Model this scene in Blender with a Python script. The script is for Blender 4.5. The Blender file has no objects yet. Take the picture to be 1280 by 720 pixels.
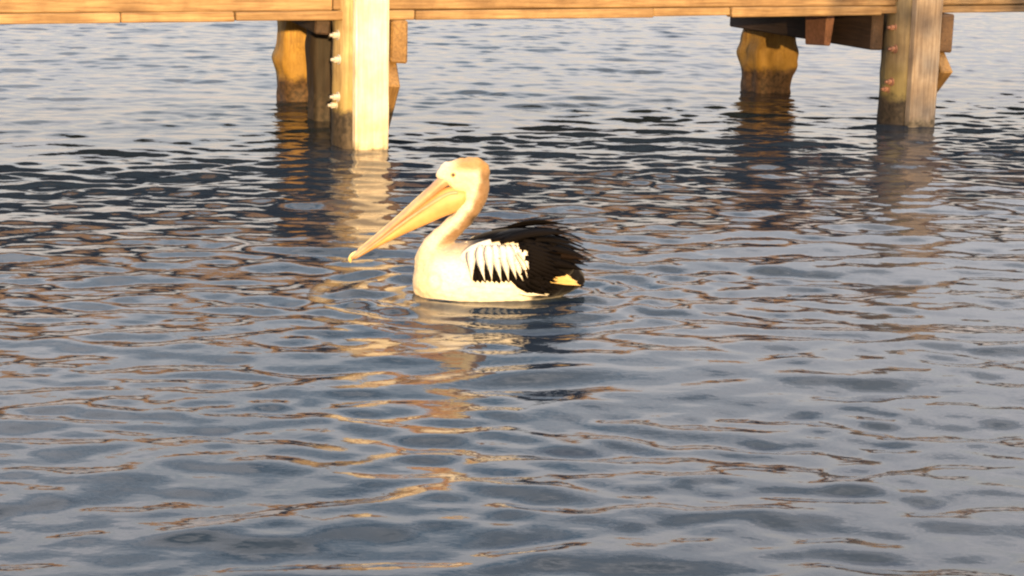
import bpy, bmesh, math, random
import numpy as np
from mathutils import Vector, Matrix, noise
from mathutils.bvhtree import BVHTree

random.seed(7)
R = math.radians
scene = bpy.context.scene
col = scene.collection

# ------------------------------------------------------------------ camera
PITCH, ROLL = R(12.05), R(1.2)
cam_data = bpy.data.cameras.new('camera')
cam_data.sensor_width = 36.0
cam_data.lens = 18.0 / math.tan(R(15.0))
cam_data.clip_end = 6000
cam = bpy.data.objects.new('camera', cam_data)
cam.matrix_world = (Matrix.Translation((0, 0, 1.77))
                    @ Matrix.Rotation(R(90) - PITCH, 4, 'X')
                    @ Matrix.Rotation(ROLL, 4, 'Z'))
col.objects.link(cam)
scene.camera = cam

# ------------------------------------------------------------------ sky and sun
SUN_EL, SUN_AZ = 6.0, 6.0        # low sun behind the camera; azimuth degrees from -Y towards +X
sx, sy = math.sin(R(SUN_AZ)), -math.cos(R(SUN_AZ))
world = bpy.data.worlds.new('World')
scene.world = world
world.use_nodes = True
wn, wl = world.node_tree.nodes, world.node_tree.links
wn.clear()
sky = wn.new('ShaderNodeTexSky')
sky.sky_type = 'NISHITA'
sky.sun_disc = False
sky.sun_elevation = R(SUN_EL)
sky.sun_rotation = math.atan2(sx, sy)
sky.air_density = 1.0
sky.dust_density = 1.6
sky.ozone_density = 1.2
bg = wn.new('ShaderNodeBackground')
bg.inputs['Strength'].default_value = 0.15
wo = wn.new('ShaderNodeOutputWorld')
# broken high cloud over the whole dome, lit pinkish cream by the low sun
wtc = wn.new('ShaderNodeTexCoord')
wmp = wn.new('ShaderNodeMapping'); wmp.inputs['Scale'].default_value = (1.0, 1.0, 3.2)
wl.new(wtc.outputs['Generated'], wmp.inputs[0])
wnz = wn.new('ShaderNodeTexNoise'); wnz.inputs['Scale'].default_value = 2.6
wnz.inputs['Detail'].default_value = 3; wnz.inputs['Roughness'].default_value = 0.55; wnz.inputs['Distortion'].default_value = 0.6
wl.new(wmp.outputs[0], wnz.inputs[0])
wrm = wn.new('ShaderNodeValToRGB')
wrm.color_ramp.elements[0].position = 0.28; wrm.color_ramp.elements[0].color = (0.0, 0.0, 0.0, 1)
wrm.color_ramp.elements[1].position = 0.70; wrm.color_ramp.elements[1].color = (0.92, 0.92, 0.92, 1)
wl.new(wnz.outputs[0], wrm.inputs[0])
wmx = wn.new('ShaderNodeMix'); wmx.data_type = 'RGBA'
wsp = wn.new('ShaderNodeSeparateXYZ'); wl.new(wtc.outputs['Generated'], wsp.inputs[0])
wmr = wn.new('ShaderNodeMapRange'); wl.new(wsp.outputs[2], wmr.inputs[0])      # cloud thins into the haze at the horizon
wmr.inputs[1].default_value = 0.02; wmr.inputs[2].default_value = 0.32; wmr.inputs[3].default_value = 0.08; wmr.inputs[4].default_value = 1.0
wml = wn.new('ShaderNodeMath'); wml.operation = 'MULTIPLY'
wl.new(wrm.outputs[0], wml.inputs[0]); wl.new(wmr.outputs[0], wml.inputs[1])
wl.new(wml.outputs[0], wmx.inputs[0]); wl.new(sky.outputs[0], wmx.inputs[6])
wmx.inputs[7].default_value = (8.4, 7.8, 7.8, 1)
# dull pinkish haze bank low along the whole horizon
whz = wn.new('ShaderNodeMapRange'); wl.new(wsp.outputs[2], whz.inputs[0])
whz.inputs[1].default_value = 0.03; whz.inputs[2].default_value = 0.46; whz.inputs[3].default_value = 0.9; whz.inputs[4].default_value = 0.0
wm2 = wn.new('ShaderNodeMix'); wm2.data_type = 'RGBA'
wl.new(whz.outputs[0], wm2.inputs[0]); wl.new(wmx.outputs[2], wm2.inputs[6]); wm2.inputs[7].default_value = (3.1, 2.5, 2.25, 1)
wl.new(wm2.outputs[2], bg.inputs[0])
wl.new(bg.outputs[0], wo.inputs[0])

sun_data = bpy.data.lights.new('sun', 'SUN')
sun_data.energy = 3.9
sun_data.angle = R(0.55)
sun_data.color = (1.0, 0.64, 0.26)
sun = bpy.data.objects.new('sun', sun_data)
d = Vector((sx * math.cos(R(SUN_EL)), sy * math.cos(R(SUN_EL)), math.sin(R(SUN_EL))))
sun.rotation_euler = d.to_track_quat('Z', 'Y').to_euler()
sun.location = d * 60
col.objects.link(sun)

scene.view_settings.view_transform = 'Standard'
scene.view_settings.look = 'None'
scene.view_settings.gamma = 1.0
scene.view_settings.exposure = 1.35
scene.view_settings.use_curve_mapping = False
scene.render.engine = 'CYCLES'
scene.cycles.filter_width = 2.2      # soft hand-held phone optics
scene.cycles.max_bounces = 6
scene.render.resolution_x, scene.render.resolution_y = 1024, 576

# ------------------------------------------------------------------ helpers
def link(name, mesh, mat=None, parent=None):
    o = bpy.data.objects.new(name, mesh)
    col.objects.link(o)
    if mat is not None:
        mesh.materials.clear(); mesh.materials.append(mat)
    if parent is not None:
        o.parent = parent
    return o

def empty(name, loc, rz=0.0):
    o = bpy.data.objects.new(name, None)
    o.empty_display_size = 0.2
    o.location = loc; o.rotation_euler = (0, 0, rz)
    col.objects.link(o)
    return o

def tag(o, label=None, cat=None, group=None, kind=None):
    if label: o['label'] = label
    if cat: o['category'] = cat
    if group: o['group'] = group
    if kind: o['kind'] = kind
    return o

def mesh_from(verts, faces, smooth=True, name='mesh'):
    me = bpy.data.meshes.new(name)
    me.from_pydata([tuple(v) for v in verts], [], faces)
    if smooth:
        me.polygons.foreach_set('use_smooth', [True] * len(me.polygons))
    me.update()
    return me

class Nodes:
    def __init__(self, name):
        self.m = bpy.data.materials.new(name)
        self.m.use_nodes = True
        self.t = self.m.node_tree
        self.b = self.t.nodes['Principled BSDF']
        self.L = self.t.links.new
    def n(self, typ, **kw):
        x = self.t.nodes.new(typ)
        for k, v in kw.items():
            if k.startswith('_'): setattr(x, k[1:], v)
            else: x.inputs[k.replace('__', ' ')].default_value = v
        return x
    def ramp(self, fac, stops):
        r = self.t.nodes.new('ShaderNodeValToRGB')
        e = r.color_ramp.elements
        while len(e) < len(stops): e.new(0.5)
        for i, (p, c) in enumerate(stops):
            e[i].position = p; e[i].color = (*c, 1) if len(c) == 3 else c
        self.L(fac, r.inputs[0])
        return r.outputs[0]
    def mix(self, fac, a, b, typ='MIX'):
        x = self.t.nodes.new('ShaderNodeMix'); x.data_type = 'RGBA'; x.blend_type = typ
        for s, v in ((x.inputs[0], fac), (x.inputs[6], a), (x.inputs[7], b)):
            if isinstance(v, (int, float)): s.default_value = v
            elif isinstance(v, tuple): s.default_value = (*v, 1)
            else: self.L(v, s)
        return x.outputs[2]
    def math(self, op, a, b=0.0, clamp=False):
        x = self.t.nodes.new('ShaderNodeMath'); x.operation = op; x.use_clamp = clamp
        for s, v in ((x.inputs[0], a), (x.inputs[1], b)):
            if isinstance(v, (int, float)): s.default_value = v
            else: self.L(v, s)
        return x.outputs[0]

def wood_mat(name, light, dark, axis='X', tide=None, wet=(0.03, 0.022, 0.014), rough=0.75, weed=None):
    """weathered timber; grain along the given object axis, tide = height of the wet weed line"""
    N = Nodes(name)
    tc = N.n('ShaderNodeTexCoord')
    oi = N.n('ShaderNodeObjectInfo')
    off = N.n('ShaderNodeVectorMath', _operation='MULTIPLY_ADD')
    N.L(oi.outputs['Random'], off.inputs[0]); off.inputs[1].default_value = (37, 17, 23)
    N.L(tc.outputs['Object'], off.inputs[2])
    mp = N.n('ShaderNodeMapping')
    N.L(off.outputs[0], mp.inputs[0])
    sc = {'X': (1.2, 26, 26), 'Y': (26, 1.2, 26), 'Z': (26, 26, 1.2)}[axis]
    mp.inputs['Scale'].default_value = sc
    g = N.n('ShaderNodeTexNoise', Scale=2.2, Detail=6, Roughness=0.65, Distortion=0.4)
    N.L(mp.outputs[0], g.inputs[0])
    grain = N.ramp(g.outputs[0], [(0.3, dark), (0.62, light)])
    b = N.n('ShaderNodeTexNoise', Scale=3.5, Detail=4, Roughness=0.6)
    N.L(off.outputs[0], b.inputs[0])
    blotch = N.ramp(b.outputs[0], [(0.35, (0.62, 0.56, 0.50)), (0.65, (1.08, 1.06, 1.02))])
    c = N.mix(1.0, grain, blotch, 'MULTIPLY')
    var = N.ramp(oi.outputs['Random'], [(0.0, (0.82, 0.78, 0.74)), (1.0, (1.12, 1.1, 1.06))])
    c = N.mix(1.0, c, var, 'MULTIPLY')
    rg = rough
    if tide is not None:
        sep = N.n('ShaderNodeSeparateXYZ'); geo = N.n('ShaderNodeNewGeometry')
        N.L(geo.outputs['Position'], sep.inputs[0])
        tn = N.n('ShaderNodeTexNoise', Scale=11, Detail=5, Roughness=0.7)
        N.L(off.outputs[0], tn.inputs[0])
        hgt = N.math('ADD', sep.outputs['Z'], N.math('MULTIPLY', N.math('SUBTRACT', tn.outputs[0], 0.5), 0.20))
        if weed is not None:
            mr = N.n('ShaderNodeMapRange'); N.L(hgt, mr.inputs[0])
            mr.inputs[1].default_value = tide + 0.02; mr.inputs[2].default_value = tide + 0.30
            mr.inputs[3].default_value = 0.75; mr.inputs[4].default_value = 0.0
            c = N.mix(mr.outputs[0], c, weed)
        mr = N.n('ShaderNodeMapRange'); N.L(hgt, mr.inputs[0])
        mr.inputs[1].default_value = tide - 0.035; mr.inputs[2].default_value = tide + 0.035
        mr.inputs[3].default_value = 1.0; mr.inputs[4].default_value = 0.0
        wn_ = N.n('ShaderNodeTexNoise', Scale=30, Detail=3)
        N.L(off.outputs[0], wn_.inputs[0])
        wc = N.ramp(wn_.outputs[0], [(0.35, tuple(x * 0.55 for x in wet)), (0.7, tuple(x * 2.2 for x in wet))])
        c = N.mix(mr.outputs[0], c, wc)
    N.L(c, N.b.inputs['Base Color'])
    N.b.inputs['Roughness'].default_value = rg
    bp = N.n('ShaderNodeBump', Strength=0.6, Distance=0.006)
    N.L(g.outputs[0], bp.inputs['Height']); N.L(bp.outputs[0], N.b.inputs['Normal'])
    return N.m

M = {}
M['fascia'] = wood_mat('fascia_timber', (0.37, 0.26, 0.135), (0.17, 0.10, 0.045), 'X')
M['deck'] = wood_mat('deck_timber', (0.48, 0.38, 0.26), (0.30, 0.23, 0.15), 'Y')
M['pile'] = wood_mat('pile_timber', (0.44, 0.35, 0.19), (0.24, 0.17, 0.085), 'Z', tide=0.24, weed=(0.25, 0.18, 0.05))
M['pile_grey'] = wood_mat('grey_pile_timber', (0.26, 0.22, 0.14), (0.14, 0.115, 0.075), 'Z', tide=0.22, weed=(0.22, 0.18, 0.06))  # darker copy of the pile timber, shade at the right end painted in
M['fender'] = wood_mat('pale_fender_timber', (0.84, 0.80, 0.66), (0.66, 0.59, 0.44), 'Z', tide=0.02, wet=(0.25, 0.2, 0.12))
M['fender_worn'] = wood_mat('worn_fender_timber', (0.52, 0.44, 0.34), (0.27, 0.20, 0.14), 'Z', tide=0.06, wet=(0.14, 0.11, 0.07))  # darker copy of the fender timber, with the right end's shade in it
M['back_pile'] = wood_mat('back_pile_timber', (0.37, 0.245, 0.065), (0.21, 0.12, 0.03), 'Z', tide=0.20, wet=(0.045, 0.025, 0.012), weed=(0.25, 0.145, 0.022))
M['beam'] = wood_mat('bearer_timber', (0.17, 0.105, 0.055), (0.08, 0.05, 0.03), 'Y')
M['beam_dark'] = wood_mat('tarred_bearer_timber', (0.055, 0.032, 0.022), (0.02, 0.012, 0.009), 'Y')  # shade on the left-hand bearers put into the timber colour
M['pile_dark'] = wood_mat('tarred_pile_timber', (0.026, 0.016, 0.011), (0.010, 0.007, 0.005), 'Z', tide=0.2, wet=(0.02, 0.014, 0.01))  # cast shadow on the extra pile put into the timber colour
M['beam_end'] = wood_mat('brace_timber', (0.30, 0.19, 0.075), (0.14, 0.085, 0.035), 'Y', tide=0.24)

def simple(name, colour, rough=0.5, metal=0.0, nscale=30.0, var=0.35, bump=0.2):
    N = Nodes(name)
    tc = N.n('ShaderNodeTexCoord')
    t = N.n('ShaderNodeTexNoise', Scale=nscale, Detail=4, Roughness=0.6)
    N.L(tc.outputs['Object'], t.inputs[0])
    c = N.ramp(t.outputs[0], [(0.3, tuple(x * (1 - var) for x in colour)), (0.7, tuple(min(1, x * (1 + var * 0.4)) for x in colour))])
    N.L(c, N.b.inputs['Base Color'])
    N.b.inputs['Roughness'].default_value = rough
    N.b.inputs['Metallic'].default_value = metal
    bp = N.n('ShaderNodeBump', Strength=bump, Distance=0.004)
    N.L(t.outputs[0], bp.inputs['Height']); N.L(bp.outputs[0], N.b.inputs['Normal'])
    return N.m

M['galv'] = simple('galvanised_bolt', (0.62, 0.58, 0.52), 0.5, 0.3)
M['rust'] = simple('rusty_bolt', (0.24, 0.12, 0.085), 0.8)

# ------------------------------------------------------------------ water: one sheet of real waves
PEL = Vector((-0.05, 8.14, 0.0))          # pelican's place on the water

def axis_coords(lo, hi, step, far_lo, far_hi, grow=1.22):
    c = list(np.arange(lo, hi + step * 0.5, step))
    s = step; x = lo; left = []
    while x > far_lo:
        s *= grow; x -= s; left.append(x)
    s = step; x = hi; right = []
    while x < far_hi:
        s *= grow; x += s; right.append(x)
    return np.array(left[::-1] + c + right)

def build_water():
    xs = axis_coords(-6.5, 7.0, 0.026, -2500, 2500)
    # rows get wider with distance from the near bank
    ys = [3.2]
    while ys[-1] < 34: ys.append(ys[-1] + 0.018 + 0.0011 * (ys[-1] - 3.2))
    ys = np.array(ys)
    s = 0.02; y = ys[0]; left = []
    while y > -400: s *= 1.25; y -= s; left.append(y)
    s = 0.05; y = ys[-1]; right = []
    while y < 4000: s *= 1.2; y += s; right.append(y)
    ys = np.concatenate([np.array(left[::-1]), ys, np.array(right)])
    X, Y = np.meshgrid(xs, ys)
    X = X.astype(np.float32); Y = Y.astype(np.float32)
    rng = np.random.default_rng(11)
    Z = np.zeros_like(X); DX = np.zeros_like(X); DY = np.zeros_like(X)
    # slow patches of rougher and calmer water
    def patch(seed, scale):
        r = np.random.default_rng(seed); p = np.zeros_like(X)
        for _ in range(7):
            a = r.uniform(0, 2 * math.pi); k = 2 * math.pi / (scale * r.uniform(0.6, 1.8))
            p += np.sin(k * (math.cos(a) * X * 0.55 + math.sin(a) * Y) + r.uniform(0, 6.28))
        return p / 7.0
    P1 = 1.0 + 0.75 * patch(3, 3.4)
    P2 = 1.0 + 0.75 * patch(5, 2.2)
    P3 = 1.0 + 0.9 * patch(8, 1.5)
    # (count, shortest, longest wavelength, slope of each, spread of directions, patch)
    bands = [(10, 1.2, 2.6, 0.007, 0.35, None), (36, 0.38, 0.9, 0.0104, 0.36, P1),
             (44, 0.20, 0.42, 0.0150, 0.40, P2), (44, 0.095, 0.21, 0.0145, 0.48, P3)]
    for n, l0, l1, sl, spread, P in bands:
        zb = np.zeros_like(X)
        for _ in range(n):
            lam = math.exp(rng.uniform(math.log(l0), math.log(l1)))
            k = 2 * math.pi / lam
            a = rng.normal(math.pi * 0.5 + 0.10, spread)
            kx, ky = k * math.cos(a), k * math.sin(a)
            amp = sl / k * rng.uniform(0.5, 1.4)
            zb += np.float32(amp) * np.sin(np.float32(kx) * X + np.float32(ky) * Y + np.float32(rng.uniform(0, 6.28)))
        Z += zb if P is None else zb * np.clip(P, 0.15, 2.0)
    # wake of the swimming bird, which moves towards -X
    rx, ry = X - PEL.x, Y - PEL.y
    rr = np.sqrt((rx / 1.35) ** 2 + ry ** 2)
    Z += 0.006 * np.exp(-((rr - 0.42) / 0.30) ** 2) * np.cos((rr - 0.30) * 2 * math.pi / 0.17)
    for sgn, amp in ((1, 0.010), (-1, 0.013)):
        ang = R(21)
        along = rx * math.cos(ang) + sgn * ry * math.sin(ang)
        across = -rx * math.sin(ang) + sgn * ry * math.cos(ang)
        env = np.clip((along - 0.1) / 0.4, 0, 1) * np.exp(-np.clip(along, 0, None) / 1.6)
        wob = 0.06 * np.sin(along * 4.0 + sgn)
        Z += amp * env * np.exp(-((across + wob) / 0.22) ** 2) * np.cos((across + wob + along * 0.25) * 2 * math.pi / 0.21)
    # waves only where the sheet is fine enough to carry them
    fade = np.clip((X + 16) / 6, 0, 1) * np.clip((17 - X) / 6, 0, 1) * np.clip((Y + 2) / 4, 0, 1) * np.clip((46 - Y) / 9, 0, 1)
    Z *= fade
    ny, nx = X.shape
    me = bpy.data.meshes.new('water')
    co = np.stack([X, Y, Z], -1).reshape(-1, 3).astype(np.float32)
    me.vertices.add(nx * ny)
    me.vertices.foreach_set('co', co.ravel())
    i = np.arange((ny - 1) * nx).reshape(ny - 1, nx)[:, :-1].ravel()
    q = np.stack([i, i + 1, i + nx + 1, i + nx], -1).astype(np.int32)
    me.loops.add(q.size); me.loops.foreach_set('vertex_index', q.ravel())
    me.polygons.add(len(q))
    me.polygons.foreach_set('loop_start', np.arange(0, q.size, 4, dtype=np.int32))
    me.polygons.foreach_set('use_smooth', np.ones(len(q), dtype=bool))
    me.update(calc_edges=True)
    return me

N = Nodes('river_water')
tc = N.n('ShaderNodeTexCoord')
mp = N.n('ShaderNodeMapping'); N.L(tc.outputs['Object'], mp.inputs[0])
mp.inputs['Scale'].default_value = (0.55, 1.0, 1.0)
t1 = N.n('ShaderNodeTexNoise', Scale=13, Detail=3, Roughness=0.55); N.L(mp.outputs[0], t1.inputs[0])
bp = N.n('ShaderNodeBump', Strength=0.26, Distance=0.010); N.L(t1.outputs[0], bp.inputs['Height'])
N.L(bp.outputs[0], N.b.inputs['Normal'])
N.b.inputs['Base Color'].default_value = (0.016, 0.025, 0.037, 1)
N.b.inputs['Roughness'].default_value = 0.04
N.b.inputs['IOR'].default_value = 1.333
M['water'] = N.m
water = link('water', build_water(), M['water'])
tag(water, 'rippled grey blue river water around the jetty', 'water', kind='structure')

# ------------------------------------------------------------------ jetty
PANG = R(24.0)
jetty = empty('jetty', (-1.06, 12.87, 0.0), PANG)
tag(jetty, 'weathered golden timber jetty with pale fender planks on its piles', 'jetty')

def box_mesh(x0, x1, y0, y1, z0, z1, bev=0.006, jit=0.0, cuts=0):
    bm = bmesh.new()
    bmesh.ops.create_cube(bm, size=1.0)
    for v in bm.verts:
        v.co = Vector((x0 if v.co.x < 0 else x1, y0 if v.co.y < 0 else y1, z0 if v.co.z < 0 else z1))
        if jit: v.co += Vector((random.uniform(-jit, jit), random.uniform(-jit, jit), random.uniform(-jit, jit)))
    if bev:
        bmesh.ops.bevel(bm, geom=list(bm.edges), offset=bev, segments=1, affect='EDGES')
    me = bpy.data.meshes.new('timber')
    bm.to_mesh(me); bm.free()
    return me

def placed_box(name, mat, parent, x0, x1, y0, y1, z0, z1, **kw):
    """box whose object origin is its own centre"""
    c = Vector(((x0 + x1) / 2, (y0 + y1) / 2, (z0 + z1) / 2))
    o = link(name, box_mesh(x0 - c.x, x1 - c.x, y0 - c.y, y1 - c.y, z0 - c.z, z1 - c.z, **kw), mat, parent)
    o.location = c
    return o

def pile_mesh(r, z0, z1, seed, rough=0.012, lump=0.0, lump_z=0.3, sides=28, taper=0.0, square=0.0, step=0.03):
    """round or squared log with worn, uneven skin"""
    nz = int((z1 - z0) / step) + 1
    verts, faces = [], []
    for j in range(nz):
        z = z0 + (z1 - z0) * j / (nz - 1)
        for i in range(sides):
            a = 2 * math.pi * i / sides
            ca, sa = math.cos(a), math.sin(a)
            sq = 1.0 / max(abs(ca), abs(sa))
            rad = r * ((1 - square) + square * min(sq, 1.28) * 0.93)
            n = noise.fractal(Vector((ca * 1.6 + seed * 7.1, sa * 1.6, z * 1.1)), 0.8, 2.0, 4)
            n2 = noise.noise(Vector((ca * 4 + seed, sa * 4, z * 9.0)))
            rad += rough * n + rough * 0.5 * n2
            if lump:
                e = math.exp(-((z - lump_z) / 0.17) ** 2)
                rad += lump * e * (0.5 + 0.9 * noise.noise(Vector((ca * 2.2 + seed, sa * 2.2, z * 7))))
            rad *= 1 - taper * (z - z0)
            verts.append((rad * ca, rad * sa, z))
    for j in range(nz - 1):
        for i in range(sides):
            a, b = j * sides + i, j * sides + (i + 1) % sides
            faces.append((a, b, b + sides, a + sides))
    faces.append(tuple(range((nz - 1) * sides, nz * sides)))
    faces.append(tuple(reversed(range(sides))))
    return mesh_from(verts, faces)

BAY = 4.42
def front_bay(x, kind, seed):
    pm, fm = (M['pile'], M['fender']) if kind == 'bright' else (M['pile_grey'], M['fender_worn'])
    p = link('pile', pile_mesh(0.178, -1.6, 1.52, seed, 0.014, square=0.55), pm, jetty)
    p.location = (x, 0, 0)
    # pale fender plank bolted to the face of the pile, in two boards with a seam
    f = link('fender_plank', pile_mesh(0.118, -0.9, 1.47, seed + 3, 0.006, square=1.0, step=0.06), fm, p)
    f.scale = (1.0, 0.42, 1.0); f.location = (0.015, -0.205, 0)
    for xx in (-0.088, 0.112):
        s = placed_box('fender_strip', fm, p, xx - 0.016, xx + 0.016, -0.235, -0.17, -0.5, 1.45, bev=0.006, jit=0.003)
    # bolts through pile and bearers
    for z in (0.74, 0.58, 0.33, 0.27):
        bolt(p, (-0.186, -0.05 + 0.03 * math.sin(z * 30), z), 'galv' if kind == 'bright' else 'rust')
    return p

def bolt(parent, loc, kind):
    bm = bmesh.new()
    bmesh.ops.create_cone(bm, cap_ends=True, segments=6, radius1=0.022, radius2=0.019, depth=0.035,
                          matrix=Matrix.Rotation(R(90), 4, 'Y'))
    bmesh.ops.create_cone(bm, cap_ends=True, segments=14, radius1=0.034, radius2=0.034, depth=0.008,
                          matrix=Matrix.Translation((0.017, 0, 0)) @ Matrix.Rotation(R(90), 4, 'Y'))
    bmesh.ops.create_cone(bm, cap_ends=True, segments=10, radius1=0.011, radius2=0.011, depth=0.03,
                          matrix=Matrix.Translation((-0.024, 0, 0)) @ Matrix.Rotation(R(90), 4, 'Y'))
    me = bpy.data.meshes.new('bolt'); bm.to_mesh(me); bm.free()
    o = link('bolt', me, M[kind], parent); o.location = loc
    return o

backs = {-1: (-BAY + 0.3, 2.5), 0: (0.40, 2.50), 1: (BAY + 0.18, 2.30), 2: (2 * BAY + 0.2, 2.5)}
for k in (-1, 0, 1, 2):
    x = k * BAY
    front_bay(x, 'bright' if k <= 0 else 'worn', 20 + k)  # piles at the right end take the timbers with shade painted in
    bx_, by_ = backs[k]
    b = link('back_pile', pile_mesh(0.195, -1.6, 0.85, 43 + k, 0.030, lump=0.065, lump_z=0.30, square=0.65), M['back_pile'], jetty)
    b.location = (bx_, by_, 0)
    # pair of bearers clasping the piles
    for s in (-1, 1):
        hh = 0.05 if (s < 0 and k == 0) else 0.14
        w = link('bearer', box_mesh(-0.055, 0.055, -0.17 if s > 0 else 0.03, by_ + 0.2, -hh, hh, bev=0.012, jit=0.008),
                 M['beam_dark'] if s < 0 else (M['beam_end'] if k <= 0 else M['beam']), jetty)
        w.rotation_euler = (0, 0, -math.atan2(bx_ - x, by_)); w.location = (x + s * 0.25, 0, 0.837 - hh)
    if k == 1:       # rusty packing block bolted to the dark bearer
        pk = placed_box('packing_block', M['rust'], jetty, x - 0.375, x - 0.31, 0.55, 0.85, 0.545, 0.78, bev=0.01, jit=0.012)
    # diagonal brace on the far side of each pile
    br = link('brace', box_mesh(-0.05, 0.05, -0.93, 1.0, -0.11, 0.11, bev=0.01, jit=0.008), M['beam_end'], jetty)
    br.rotation_euler = (R(-42), 0, -math.atan2(bx_ - x, by_)); br.location = (x + 0.272, 0.52, -0.13)
# extra pile tucked behind the pale one, whose shadow is in its colour
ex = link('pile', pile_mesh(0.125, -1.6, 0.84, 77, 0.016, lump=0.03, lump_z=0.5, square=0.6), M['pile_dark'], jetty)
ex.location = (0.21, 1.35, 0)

# edge beam: deep upper board and a proud lower row of shorter boards
X0, X1 = -BAY - 1.6, 2 * BAY + 1.2
for a, b in ((X0, -0.215), (-0.205, 4.24), (4.25, X1)):
    placed_box('edge_beam', M['fascia'], jetty, a, b, -0.085, 0.0, 0.905, 1.062, bev=0.008, jit=0.003)
joints = [X0, -3.6, -1.62, -0.88, 0.36, 2.17, 2.80, 4.10, 6.4, 8.3, X1]
for i in range(len(joints) - 1):
    a, b = joints[i] + 0.004, joints[i + 1] - 0.004
    dy = [0, -0.006, 0.004, 0, -0.004, 0.012, -0.008, 0.03, 0, 0][i]
    dz = [0, 0.002, -0.002, 0.003, 0.0, 0.007, -0.003, 0.010, 0, 0][i]
    placed_box('edge_board', M['fascia'], jetty, a, b, -0.108 + dy, -0.02 + dy, 0.838 + dz, 0.901, bev=0.007, jit=0.003)
placed_box('edge_beam', M['fascia'], jetty, X0, X1, 2.66, 2.72, 0.845, 1.062, bev=0.008, jit=0.003)
for yy in (0.75, 1.4, 2.05):
    placed_box('stringer', M['fascia'], jetty, X0, X1, yy - 0.05, yy + 0.05, 0.842, 1.062, bev=0.008)
for a, b in ((X0, -2.2), (-2.19, 1.9), (1.91, 6.2), (6.21, X1)):
    placed_box('kerb_rail', M['fascia'], jetty, a, b, 0.02, 0.17, 1.112, 1.23, bev=0.012, jit=0.004)  # unseen kerb added to widen the sunlit band mirrored in the water
# deck planks laid across
dm = [box_mesh(-0.069, 0.069, -1.42, 1.42, -0.021, 0.021, bev=0.004, jit=0.003) for _ in range(5)]
n = int((X1 - X0) / 0.146)
for i in range(n):
    o = link('deck_plank', dm[i % 5], M['deck'], jetty)
    xx = X0 + 0.08 + i * 0.146
    near_pile = any(abs(xx - k * BAY) < 0.30 for k in (-1, 0, 1, 2))
    o.location = (xx, 1.33 + random.uniform(-0.008, 0.008) + (0.27 if near_pile else 0.0), 1.086)
    if near_pile: o.scale = (1, 0.80, 1)

# ------------------------------------------------------------------ pelican
pel = empty('pelican', PEL)
tag(pel, 'black and white pelican with long golden bill swimming in front of the jetty', 'pelican')
S = 298.0
def C(px, py, y=0.0):            # side drawing units to metres, on the middle plane
    return Vector(((px - 625) / S, y, (369 - py) / 292.0))
def Nn(px, py):                  # the same for the near flank
    return ((px - 625) / S, (378 - py) / 292.0)

def catmull(pts, per=6):
    P = [pts[0]] + list(pts) + [pts[-1]]
    out = []
    for i in range(1, len(P) - 2):
        p0, p1, p2, p3 = (np.array(P[j], float) for j in (i - 1, i, i + 1, i + 2))
        for s in range(per):
            t = s / per
            out.append(0.5 * (2 * p1 + (p2 - p0) * t + (2 * p0 - 5 * p1 + 4 * p2 - p3) * t * t + (3 * p1 - p0 - 3 * p2 + p3) * t ** 3))
    out.append(np.array(P[-2], float))
    return out

def loft(stations, sides=24, per=6, power=2.0):
    """stations: (x, z, half height, half width) on the middle plane; rings stand across the path"""
    st = catmull(stations, per)
    verts, faces = [], []
    n = len(st)
    for j, (x, z, hz, hy) in enumerate(st):
        a, b = st[max(j - 1, 0)], st[min(j + 1, n - 1)]
        t = Vector((b[0] - a[0], 0, b[1] - a[1]))
        t = t.normalized() if t.length > 1e-9 else Vector((1, 0, 0))
        up = Vector((-t.z, 0, t.x))
        for i in range(sides):
            an = 2 * math.pi * i / sides
            c, s = math.cos(an), math.sin(an)
            c = math.copysign(abs(c) ** (2 / power), c); s = math.copysign(abs(s) ** (2 / power), s)
            v = Vector((x, 0, z)) + up * (max(hz, 1e-4) * s) + Vector((0, max(hy, 1e-4) * c, 0))
            verts.append(v)
    for j in range(n - 1):
        for i in range(sides):
            a, b = j * sides + i, j * sides + (i + 1) % sides
            faces.append((a, b, b + sides, a + sides))
    faces.append(tuple(reversed(range(sides))))
    faces.append(tuple(range((n - 1) * sides, n * sides)))
    return verts, faces

def remesh(parts, voxel, smooth_it, name):
    verts, faces = [], []
    for v, f in parts:
        o = len(verts); verts += list(v); faces += [tuple(i + o for i in q) for q in f]
    me = mesh_from(verts, faces, False, name)
    bm = bmesh.new(); bm.from_mesh(me); bmesh.ops.recalc_face_normals(bm, faces=bm.faces); bm.to_mesh(me); bm.free()
    t = bpy.data.objects.new('temporary', me); col.objects.link(t)
    m = t.modifiers.new('r', 'REMESH'); m.mode = 'VOXEL'; m.voxel_size = voxel
    m = t.modifiers.new('s', 'SMOOTH'); m.factor = 0.5; m.iterations = smooth_it
    dg = bpy.context.evaluated_depsgraph_get()
    out = bpy.data.meshes.new_from_object(t.evaluated_get(dg))
    bpy.data.objects.remove(t)
    out.name = name
    out.polygons.foreach_set('use_smooth', [True] * len(out.polygons))
    return out

def stn(px, py, h_px, w):        # station in drawing units
    v = C(px, py); return (v.x, v.z, h_px / 292.0, w)

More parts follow.
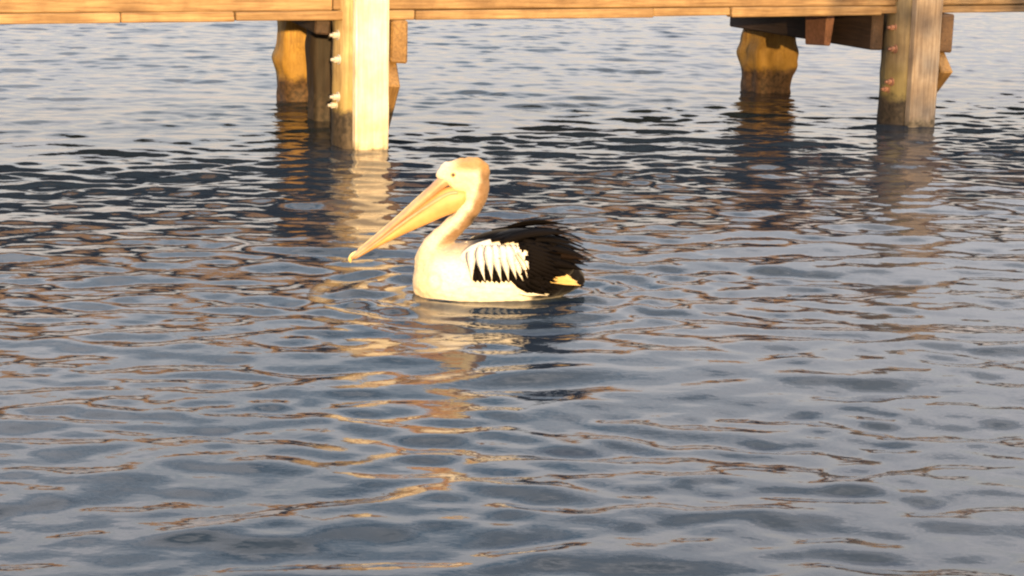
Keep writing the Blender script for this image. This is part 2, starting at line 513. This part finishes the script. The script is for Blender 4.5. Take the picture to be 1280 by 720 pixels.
hull = loft([stn(512.5, 343, 4, .02), stn(516, 344, 18, .055), stn(526, 346, 31, .095), stn(546, 347, 40, .128),
             stn(580, 346, 45, .150), stn(620, 344, 47, .156), stn(660, 342, 43, .142), stn(695, 343, 31, .10),
             stn(720, 346, 17, .06), stn(733, 350, 5, .03)], 36)
neck = loft([stn(548, 352, 20, .07), stn(534, 338, 19, .066), stn(531, 322, 16.5, .056), stn(541, 304, 14.5, .047),
             stn(558, 287, 13.5, .042), stn(575, 270, 13, .040), stn(588, 251, 13.5, .040), stn(592, 235, 16, .042),
             stn(588, 222, 16, .042)], 24)
head = loft([stn(546, 223, 6, .018), stn(549, 219, 12, .028), stn(558, 216, 18, .038), stn(572, 216, 21.5, .045),
             stn(588, 215, 20, .045), stn(600, 215, 14, .036), stn(607, 217, 6, .018)], 24)
crest = loft([stn(575, 204, 8, .03), stn(590, 200, 7, .026), stn(600, 204, 6, .02), stn(604, 216, 4, .016), stn(604, 230, 4, .013),
              stn(600, 244, 4, .012)], 16)
body_me = remesh([hull, neck, head, crest], 0.0065, 7, 'body')

# plumage colours and slightly shaggy skin
nv = len(body_me.vertices)
neck_line = [(C(px, py), r) for px, py, r in ((534, 338, .066), (531, 322, .056), (541, 304, .05), (558, 287, .046), (575, 270, .044), (588, 251, .046), (594, 235, .05), (596, 215, .06))]
neck_line = [(Vector(q[:3]), q[3]) for q in catmull([(*p, r) for p, r in neck_line], 14)]
def mixc(a, b, t): return tuple(a[i] + (b[i] - a[i]) * t for i in range(3))
def sstep(a, b, x):
    t = min(1, max(0, (x - a) / (b - a))); return t * t * (3 - 2 * t)
WHITE, CREAM, TAN, SKIN, BLACK = (0.70, 0.67, 0.60), (0.56, 0.44, 0.27), (0.17, 0.095, 0.042), (0.70, 0.62, 0.42), (0.004, 0.003, 0.003)
cols = []
for v in body_me.vertices:
    p = v.co
    px, py = p.x * S + 625, 369 - p.z * 292
    c = WHITE
    c = mixc(c, CREAM, 0.75 * sstep(560, 520, px) * sstep(300, 330, py) + 0.45 * sstep(330, 310, py))
    if py < 335:
        best = min(neck_line, key=lambda q: (q[0].x - p.x) ** 2 + (q[0].z - p.z) ** 2)
        side = (p.x - best[0].x) / best[1]
        nz_ = noise.noise(p * 22) * 0.25
        c = mixc(c, TAN, 0.92 * sstep(-0.25, 0.28, side + nz_ + 0.25 * sstep(0.03, 0.0, abs(p.y))) * sstep(325, 290, py))
    # bare face in front
    fd = math.hypot((px - 571) / 20.0, (py - 226) / 23.0)
    c = mixc(c, SKIN, sstep(1.12, 0.92, fd))
    # crown a warmer cream
    c = mixc(c, (0.31, 0.19, 0.08), 0.9 * sstep(214, 203, py) * sstep(550, 575, px))
    # feather highlight on the breast, painted in as a pale spot
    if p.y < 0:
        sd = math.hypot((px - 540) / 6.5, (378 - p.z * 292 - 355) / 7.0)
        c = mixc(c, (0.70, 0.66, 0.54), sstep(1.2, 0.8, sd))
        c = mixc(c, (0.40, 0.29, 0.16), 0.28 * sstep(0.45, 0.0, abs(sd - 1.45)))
    # black back and rump
    c = mixc(c, BLACK, sstep(655, 672, px + 6 * noise.noise(p * 40)) * sstep(374, 364, py))
    c = mixc(c, BLACK, sstep(578, 592, px) * sstep(305, 298, py) * sstep(262, 272, py))
    cols.append((*c, 1.0))
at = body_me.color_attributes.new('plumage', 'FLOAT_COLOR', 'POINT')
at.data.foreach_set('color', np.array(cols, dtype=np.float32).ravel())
nrm = [v.normal.copy() for v in body_me.vertices]
for v, nn in zip(body_me.vertices, nrm):
    py = 369 - v.co.z * 292
    amt = 0.004 if py > 205 else 0.007
    v.co += nn * amt * noise.fractal(Vector((v.co.x * 26, v.co.y * 34, v.co.z * 26)), 0.8, 2.0, 3)
body_me.update()

def plumage_mat(name, attr=None, colour=None, rough=0.8, sheen=0.3):
    N = Nodes(name)
    tc = N.n('ShaderNodeTexCoord')
    mp = N.n('ShaderNodeMapping'); N.L(tc.outputs['Object'], mp.inputs[0])
    mp.inputs['Scale'].default_value = (30, 60, 70)
    t = N.n('ShaderNodeTexNoise', Scale=2.0, Detail=5, Roughness=0.65, Distortion=0.5); N.L(mp.outputs[0], t.inputs[0])
    v = N.ramp(t.outputs[0], [(0.3, (0.80, 0.77, 0.72)), (0.65, (1.04, 1.03, 1.02))])
    if attr:
        a = N.n('ShaderNodeVertexColor', _layer_name=attr)
        src = a.outputs[0]
    else:
        src = colour
    c = N.mix(1.0, src, v, 'MULTIPLY')
    N.L(c, N.b.inputs['Base Color'])
    N.b.inputs['Roughness'].default_value = rough
    N.b.inputs['Specular IOR Level'].default_value = 0.06
    N.b.inputs['Sheen Weight'].default_value = sheen
    bp = N.n('ShaderNodeBump', Strength=0.5, Distance=0.004)
    N.L(t.outputs[0], bp.inputs['Height']); N.L(bp.outputs[0], N.b.inputs['Normal'])
    return N.m

M['plumage'] = plumage_mat('pelican_plumage', attr='plumage', sheen=0.1)
M['white_feather'] = plumage_mat('white_feather', colour=(0.72, 0.69, 0.62), sheen=0.1)
M['black_feather'] = plumage_mat('black_feather', colour=(0.004, 0.003, 0.003), rough=0.8, sheen=0.0)
M['brown_feather'] = plumage_mat('brown_feather', colour=(0.010, 0.006, 0.0045), rough=0.65, sheen=0.0)
M['cream_feather'] = plumage_mat('cream_feather', colour=(0.58, 0.43, 0.19), sheen=0.1)
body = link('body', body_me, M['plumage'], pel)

# folded wings: one continuous shell each, feathers laid on top
def ellipsoid(c, r, tilt, seg=28, rings=18):
    verts, faces = [], []
    M3 = Matrix.Rotation(tilt, 3, 'Y')
    for j in range(rings + 1):
        th = math.pi * j / rings
        for i in range(seg):
            ph = 2 * math.pi * i / seg
            v = Vector((-math.cos(th) * r[0], math.sin(th) * math.cos(ph) * r[1], math.sin(th) * math.sin(ph) * r[2]))
            if j in (0, rings): v += Vector((0, math.cos(ph), math.sin(ph))) * 1e-4
            verts.append(M3 @ v + c)
    for j in range(rings):
        for i in range(seg):
            a, b = j * seg + i, j * seg + (i + 1) % seg
            faces.append((a, b, b + seg, a + seg))
    faces.append(tuple(reversed(range(seg)))); faces.append(tuple(range(rings * seg, (rings + 1) * seg)))
    return verts, faces

def wing_mesh(side):
    a = ellipsoid(C(640, 318, side * .095), (.235, .070, .105), R(-2))
    b = ellipsoid(C(665, 317, side * .060), (.19, .075, .105), R(10))
    w = remesh([a, b], 0.008, 6, 'wing')
    cs = []
    for v in w.vertices:
        px, py = v.co.x * S + 625, 378 - v.co.z * 292
        wh = sstep(660, 652, px + (py - 300) * -0.25) * sstep(326, 315, py) * sstep(289, 295, py) if px > 587 else 1.0
        if v.co.y * side < 0.05: wh *= 0.0 if px > 560 else 1.0
        wh *= sstep(0.05, 0.3, v.normal.y * side)
        cs.append((*mixc(BLACK, WHITE, wh), 1))
    at = w.color_attributes.new('plumage', 'FLOAT_COLOR', 'POINT')
    at.data.foreach_set('color', np.array(cs, dtype=np.float32).ravel())
    return w

wing_me = {s: wing_mesh(s) for s in (-1, 1)}
wings = {s: link('wing', wing_me[s], M['plumage'], pel) for s in (-1, 1)}

# surface to lay feathers on (near side), in the bird's own frame
tv, tf = [], []
for me in (body_me, wing_me[-1]):
    o = len(tv); tv += [v.co.copy() for v in me.vertices]; tf += [tuple(i + o for i in p.vertices) for p in me.polygons]
TREE = BVHTree.FromPolygons(tv, tf)

def feather_mesh(axis, width, lift, flip=False, point=0.55, curl=0.0, seg=8, y_free=None, thick=0.0028, root_in=False):
    """axis: drawing points on the near flank, root to tip; closed lens-shaped blade"""
    drop = 6 if y_free is not None else 0
    pts = catmull([Nn(a[0], a[1] + drop) for a in axis], max(2, seg // (len(axis) - 1)))
    n = len(pts); P3, NR = [], []
    last_y, last_n = None, Vector((0, -1, 0))
    for j, (x, z) in enumerate(pts):
        t = j / (n - 1)
        if y_free is not None:
            y = y_free[0] + (y_free[1] - y_free[0]) * t; nn = Vector((0, -0.55, 0.83))
        else:
            hit, hn, _, _ = TREE.ray_cast(Vector((x, -1.0, z)), Vector((0, 1, 0)))
            if hit is not None and (last_y is None or abs(hit.y - last_y) < 0.035):
                y, nn = hit.y, hn
            else:
                y = (last_y if last_y is not None else -0.1) + 0.004; nn = last_n
        last_y, last_n = y, nn
        P3.append(Vector((x, y, z)) + nn * (lift * (sstep(0.0, 0.4, t) if root_in else 1.0) + curl * t * t)); NR.append(nn)
    for _ in range(3):                       # soften the path
        for j in range(1, n - 1):
            P3[j] = P3[j] * 0.5 + (P3[j - 1] + P3[j + 1]) * 0.25
    verts, faces = [], []
    for j in range(n):
        t = j / (n - 1)
        tan = (P3[min(j + 1, n - 1)] - P3[max(j - 1, 0)]).normalized()
        nn = (NR[j] - tan * NR[j].dot(tan)).normalized()
        sd = tan.cross(nn)
        w = width * 0.5 * (0.55 + 0.45 * sstep(0, 0.3, t)) * (1 - sstep(point, 1.02, t) * 0.96)
        for off in (sd * w, nn * thick, sd * -w, nn * -0.0018):
            v = P3[j] + off - (nn * 0.0035 * 0 )
            verts.append(Vector((v.x, -v.y, v.z)) if flip else v)
    for j in range(n - 1):
        for i in range(4):
            a, b = j * 4 + i, j * 4 + (i + 1) % 4
            q = (a, b, b + 4, a + 4)
            faces.append(q if not flip else q[::-1])
    faces.append((3, 2, 1, 0)); faces.append(tuple(range((n - 1) * 4, n * 4)))
    return mesh_from(verts, faces)

def feather(axis, width, mat, lift=0.006, name='feather', both=True, **kw):
    for s in ((-1, 1) if both else (-1,)):
        me = feather_mesh(axis, width, lift, flip=(s == 1), **kw)
        link(name, me, M[mat], wings[s])

rj = lambda a: random.uniform(-a, a)
# black scapulars over the back
for i in range(9):
    t = i / 8
    x0 = 592 + 52 * t; y0 = 308 - 8 * math.sin(t * 2.2)
    yf = (-0.030 + 0.01 * rj(1), -0.01 + 0.03 * rj(1))
    feather([(x0, y0 + 2), (x0 + 28, y0 - 9 + 4 * t), (x0 + 52 + 6 * t, y0 - 12 + 12 * t + rj(3))], .050, 'black_feather', lift=0.0, y_free=yf, point=0.6)
# long black flight feathers fanning to the rear
fl = [((612, 296), (660, 284), (704, 281 + 1)), ((622, 296), (668, 285), (716, 289)), ((632, 297), (680, 287), (722, 297)),
      ((640, 299), (690, 294), (729, 306)), ((646, 302), (694, 300), (730, 312)), ((650, 306), (698, 307), (736, 322)),
      ((652, 311), (700, 314), (739, 328)), ((654, 316), (700, 321), (734, 333)), ((655, 322), (697, 328), (729, 340)),
      ((655, 328), (690, 336), (716, 347)), ((653, 334), (682, 344), (704, 354)), ((650, 339), (676, 351), (697, 363)),
      ((646, 344), (670, 356), (690, 369)), ((640, 348), (662, 358), (682, 368))]
for i, a in enumerate(fl):
    dn = max(0, 7 - i)
    a = [(p[0] + rj(2), p[1] + dn + rj(2)) for p in a]
    feather(a, .046 + rj(.006), 'black_feather' if i % 4 != 2 else 'brown_feather', lift=0.007 + 0.002 * (i % 3), point=0.5)
for i in range(12):      # shorter black coverts hiding the roots
    t = i / 11
    x0, y0 = 652 + 10 * math.sin(t * 3), 300 + 48 * t
    feather([(x0, y0), (x0 + 17, y0 + 4 + 6 * t), (x0 + 36, y0 + 8 + 13 * t)], .042, 'black_feather', lift=0.011, point=0.45)
# black secondaries under the white fringe
for i in range(13):
    x0 = 587 + 6.0 * i
    feather([(x0 + 1, 330), (x0 + 4, 341), (x0 + 7, 353 + rj(1))], .036, 'black_feather', lift=0.003, point=0.7, root_in=True)
# white fringe
fr = [((578, 304), (581, 350)), ((586, 303), (591, 350)), ((597, 301), (604, 352)), ((607, 300), (614, 349)), ((616, 299), (626, 352)),
      ((625, 299), (637, 351)), ((632, 299), (645, 347)), ((639, 299), (653, 351)), ((645, 300), (659, 343)), ((649, 302), (661, 332))]
for i, (a, b) in enumerate(fr):
    m = ((a[0] + b[0]) / 2 - 0.5 + rj(.8), (a[1] + b[1]) / 2)
    b = (b[0] + rj(1.2), b[1] + rj(2.0))
    feather([(a[0] + 1, a[1] + 6), m, b], .050 + rj(.004), 'white_feather', lift=0.011, curl=0.003, point=0.28, thick=0.0014, root_in=True)
# tail and the pale tuft below it
for i in range(8):
    t = i / 7
    me = feather_mesh([(688, 348 + 3 * t), (712, 350 + 5 * t), (731 + rj(3), 352 + 13 * t)], .036, 0.0, y_free=(-0.05 + .1 * t, -0.08 + .16 * t), point=0.6)
    link('tail_feather', me, M['black_feather' if i % 3 else 'brown_feather'], pel)
for i in range(9):
    t = i / 8
    for s in (-1, 1):
        me = feather_mesh([(680, 334 + 11 * t), (700, 334 + 13 * t + rj(1)), (716 + 9 * t + rj(3), 342 + 10 * t)], .028, 0.0, flip=(s == 1), y_free=(-0.10 - .014 * math.sin(3 * t), -0.09), point=0.55)
        link('tail_covert', me, M['cream_feather'], pel)
# white wisps where flank meets water
for i in range(5):
    feather([(650 + 5 * i, 366 + rj(1)), (662 + 5 * i, 368), (674 + 4 * i + rj(2), 370 + rj(2))], .020, 'white_feather', lift=0.006, point=0.4)
# shaggy crest on the nape
for i in range(16):
    t = i / 15 * 0.5
    px = 576 + 29 * math.sin(t * 1.9); py = 200 + 44 * t * t
    dx, dy = 5 - 1 * t, -4 + 18 * t
    a = C(px - 3, py + 2); b = C(px + dx + rj(2), py + dy + rj(2))
    yy = rj(.018)
    vs = []
    for q, w in ((a, .005), ((a + b) / 2 + Vector((.004, 0, .003)), .005), (b, .0006)):
        for ox, oy in ((w, 0), (0, w), (-w, 0), (0, -w)):
            vs.append(q + Vector((ox * .7, yy + oy, ox * .7)))
    fc = [(j * 4 + k, j * 4 + (k + 1) % 4, j * 4 + 4 + (k + 1) % 4, j * 4 + 4 + k) for j in range(2) for k in range(4)] + [(3, 2, 1, 0), (8, 9, 10, 11)]
    link('crest_feather', mesh_from(vs, fc), M['cream_feather'] if i % 2 else M['white_feather'], body)

# bill
M['upper_bill'] = simple('upper_bill_horn', (0.44, 0.25, 0.14), 0.42, nscale=18, var=0.3)
M['pouch'] = simple('pouch_skin', (0.52, 0.30, 0.105), 0.5, nscale=14, var=0.22, bump=0.35)
M['nail'] = simple('bill_nail', (0.70, 0.58, 0.22), 0.4)
M['eye'] = simple('eye_brown', (0.10, 0.055, 0.03), 0.12, var=0.1, bump=0.0)
M['ring'] = simple('eye_ring_skin', (0.55, 0.42, 0.2), 0.5)
ub = loft([stn(566, 217, 7, .020), stn(552, 222, 8, .028), stn(530, 241, 6.5, .031), stn(500, 268, 5.2, .029), stn(470, 294, 4.4, .027),
           stn(446, 314, 4.0, .025), stn(436, 321.5, 3.6, .021), stn(431, 325, 2.6, .013)], 18)
upper = link('upper_bill', mesh_from(*ub), M['upper_bill'], pel)
rg = loft([stn(556, 214, 2.4, .008), stn(530, 234.5, 2.2, .010), stn(480, 280.5, 1.8, .009), stn(440, 314.5, 1.4, .008)], 10)
link('bill_ridge', mesh_from(*rg), M['ring'], upper)
nl = loft([stn(439, 318, 3.0, .014), stn(433, 322, 3.6, .013), stn(429.5, 327, 2.6, .009), stn(430.5, 331, 0.8, .003)], 12)
link('bill_nail', mesh_from(*nl), M['nail'], upper)
po = loft([stn(580, 241, 7, .026), stn(573, 243, 13, .033), stn(561, 247, 17, .038), stn(545, 255, 15.5, .037), stn(522, 269, 12.5, .034), stn(500, 283, 9.0, .030),
           stn(475, 299, 5.6, .026), stn(452, 314, 3.2, .023), stn(436, 324.5, 2.0, .016)], 20)
pouch = link('pouch', mesh_from(*po), M['pouch'], pel)
for s in (-1, 1):                # jaw rods along the edge of the pouch
    e = loft([stn(568, 237, 2.4, .005), stn(550, 242, 2.6, .005), stn(505, 272, 2.1, .005), stn(470, 299, 1.6, .004), stn(438, 323, 1.2, .003)], 8)
    o = link('jaw_edge', mesh_from(*e), M['upper_bill'], pouch)
    o.location.y = s * .030
    o.rotation_euler.z = 0
def uv(c, r, squash=1.0):
    v, f = ellipsoid(Vector(c), (r, r * squash, r), 0, 16, 10)
    return mesh_from(v, f)
for s in (-1, 1):
    q = C(562, 214, s * .0385)
    ring = link('eye_ring', uv((0, 0, 0), .0125, .35), M['ring'], body); ring.location = q
    eye = link('eye', uv((0, 0, 0), .0075, .7), M['eye'], body); eye.location = q + Vector((0, s * .0035, 0))

# ------------------------------------------------------------------ bank behind the photographer, and an unseen tree added to shade the right end of the jetty
def bank_mesh():
    xs = np.linspace(-60, 80, 57); ys = np.concatenate([np.linspace(-60, -6, 12), np.linspace(-5, -0.9, 12)])
    verts, faces = [], []
    for y in ys:
        for x in xs:
            t = sstep(-0.9, -2.6, y)
            verts.append((x, y, -0.8 + 1.15 * t + 0.10 * noise.noise(Vector((x * .4, y * .4, 3))) * t))
    nx = len(xs)
    for j in range(len(ys) - 1):
        for i in range(nx - 1):
            a = j * nx + i; faces.append((a, a + 1, a + nx + 1, a + nx))
    return mesh_from(verts, faces)
M['grass'] = simple('bank_grass', (0.07, 0.10, 0.03), 0.9, nscale=3.0, var=0.5, bump=0.6)
M['bark'] = simple('tree_bark', (0.16, 0.12, 0.09), 0.9, nscale=14, var=0.5, bump=0.8)
M['leaf'] = simple('tree_leaf', (0.06, 0.09, 0.03), 0.6, nscale=2.0, var=0.4)
tag(link('river_bank', bank_mesh(), M['grass']), 'low grassy bank opposite the jetty', 'bank', kind='structure')
tree = empty('bank_tree', (6.85, -7.2, 0.30))
tag(tree, 'small leafy tree on the grassy bank opposite the jetty', 'tree')
link('trunk', pile_mesh(0.16, -0.3, 2.6, 91, 0.03, taper=0.18, sides=14, step=0.12), M['bark'], tree)
rt_ = random.Random(5)
for i in range(7):
    a = i * 0.9 + rt_.uniform(-.2, .2)
    l = link('limb', pile_mesh(0.06, 0.0, 1.9, 95 + i, 0.012, taper=0.35, sides=8, step=0.19), M['bark'], tree)
    l.location = (0, 0, 1.3 + 0.17 * i); l.rotation_euler = (R(rt_.uniform(38, 62)), 0, a)
lv, lf = [], []
for i in range(2500):
    while True:
        p = Vector((rt_.uniform(-1, 1), rt_.uniform(-1, 1), rt_.uniform(-1, 1)))
        if p.length < 1 and noise.noise(p * 2.3) > -0.22: break
    c = Vector((p.x * 2.7, p.y * 2.7, 3.1 + p.z * 2.5))
    q = Vector((rt_.gauss(0, 1), rt_.gauss(0, 1), rt_.gauss(0, 1))).normalized()
    u = q.orthogonal().normalized(); w = q.cross(u); z_ = rt_.uniform(.07, .13)
    o = len(lv); lv += [c - u * z_, c + w * z_ * .5 + q * .02, c + u * z_, c - w * z_ * .5 + q * .02]; lf.append((o, o + 1, o + 2, o + 3))
link('crown', mesh_from(lv, lf, False), M['leaf'], tree)
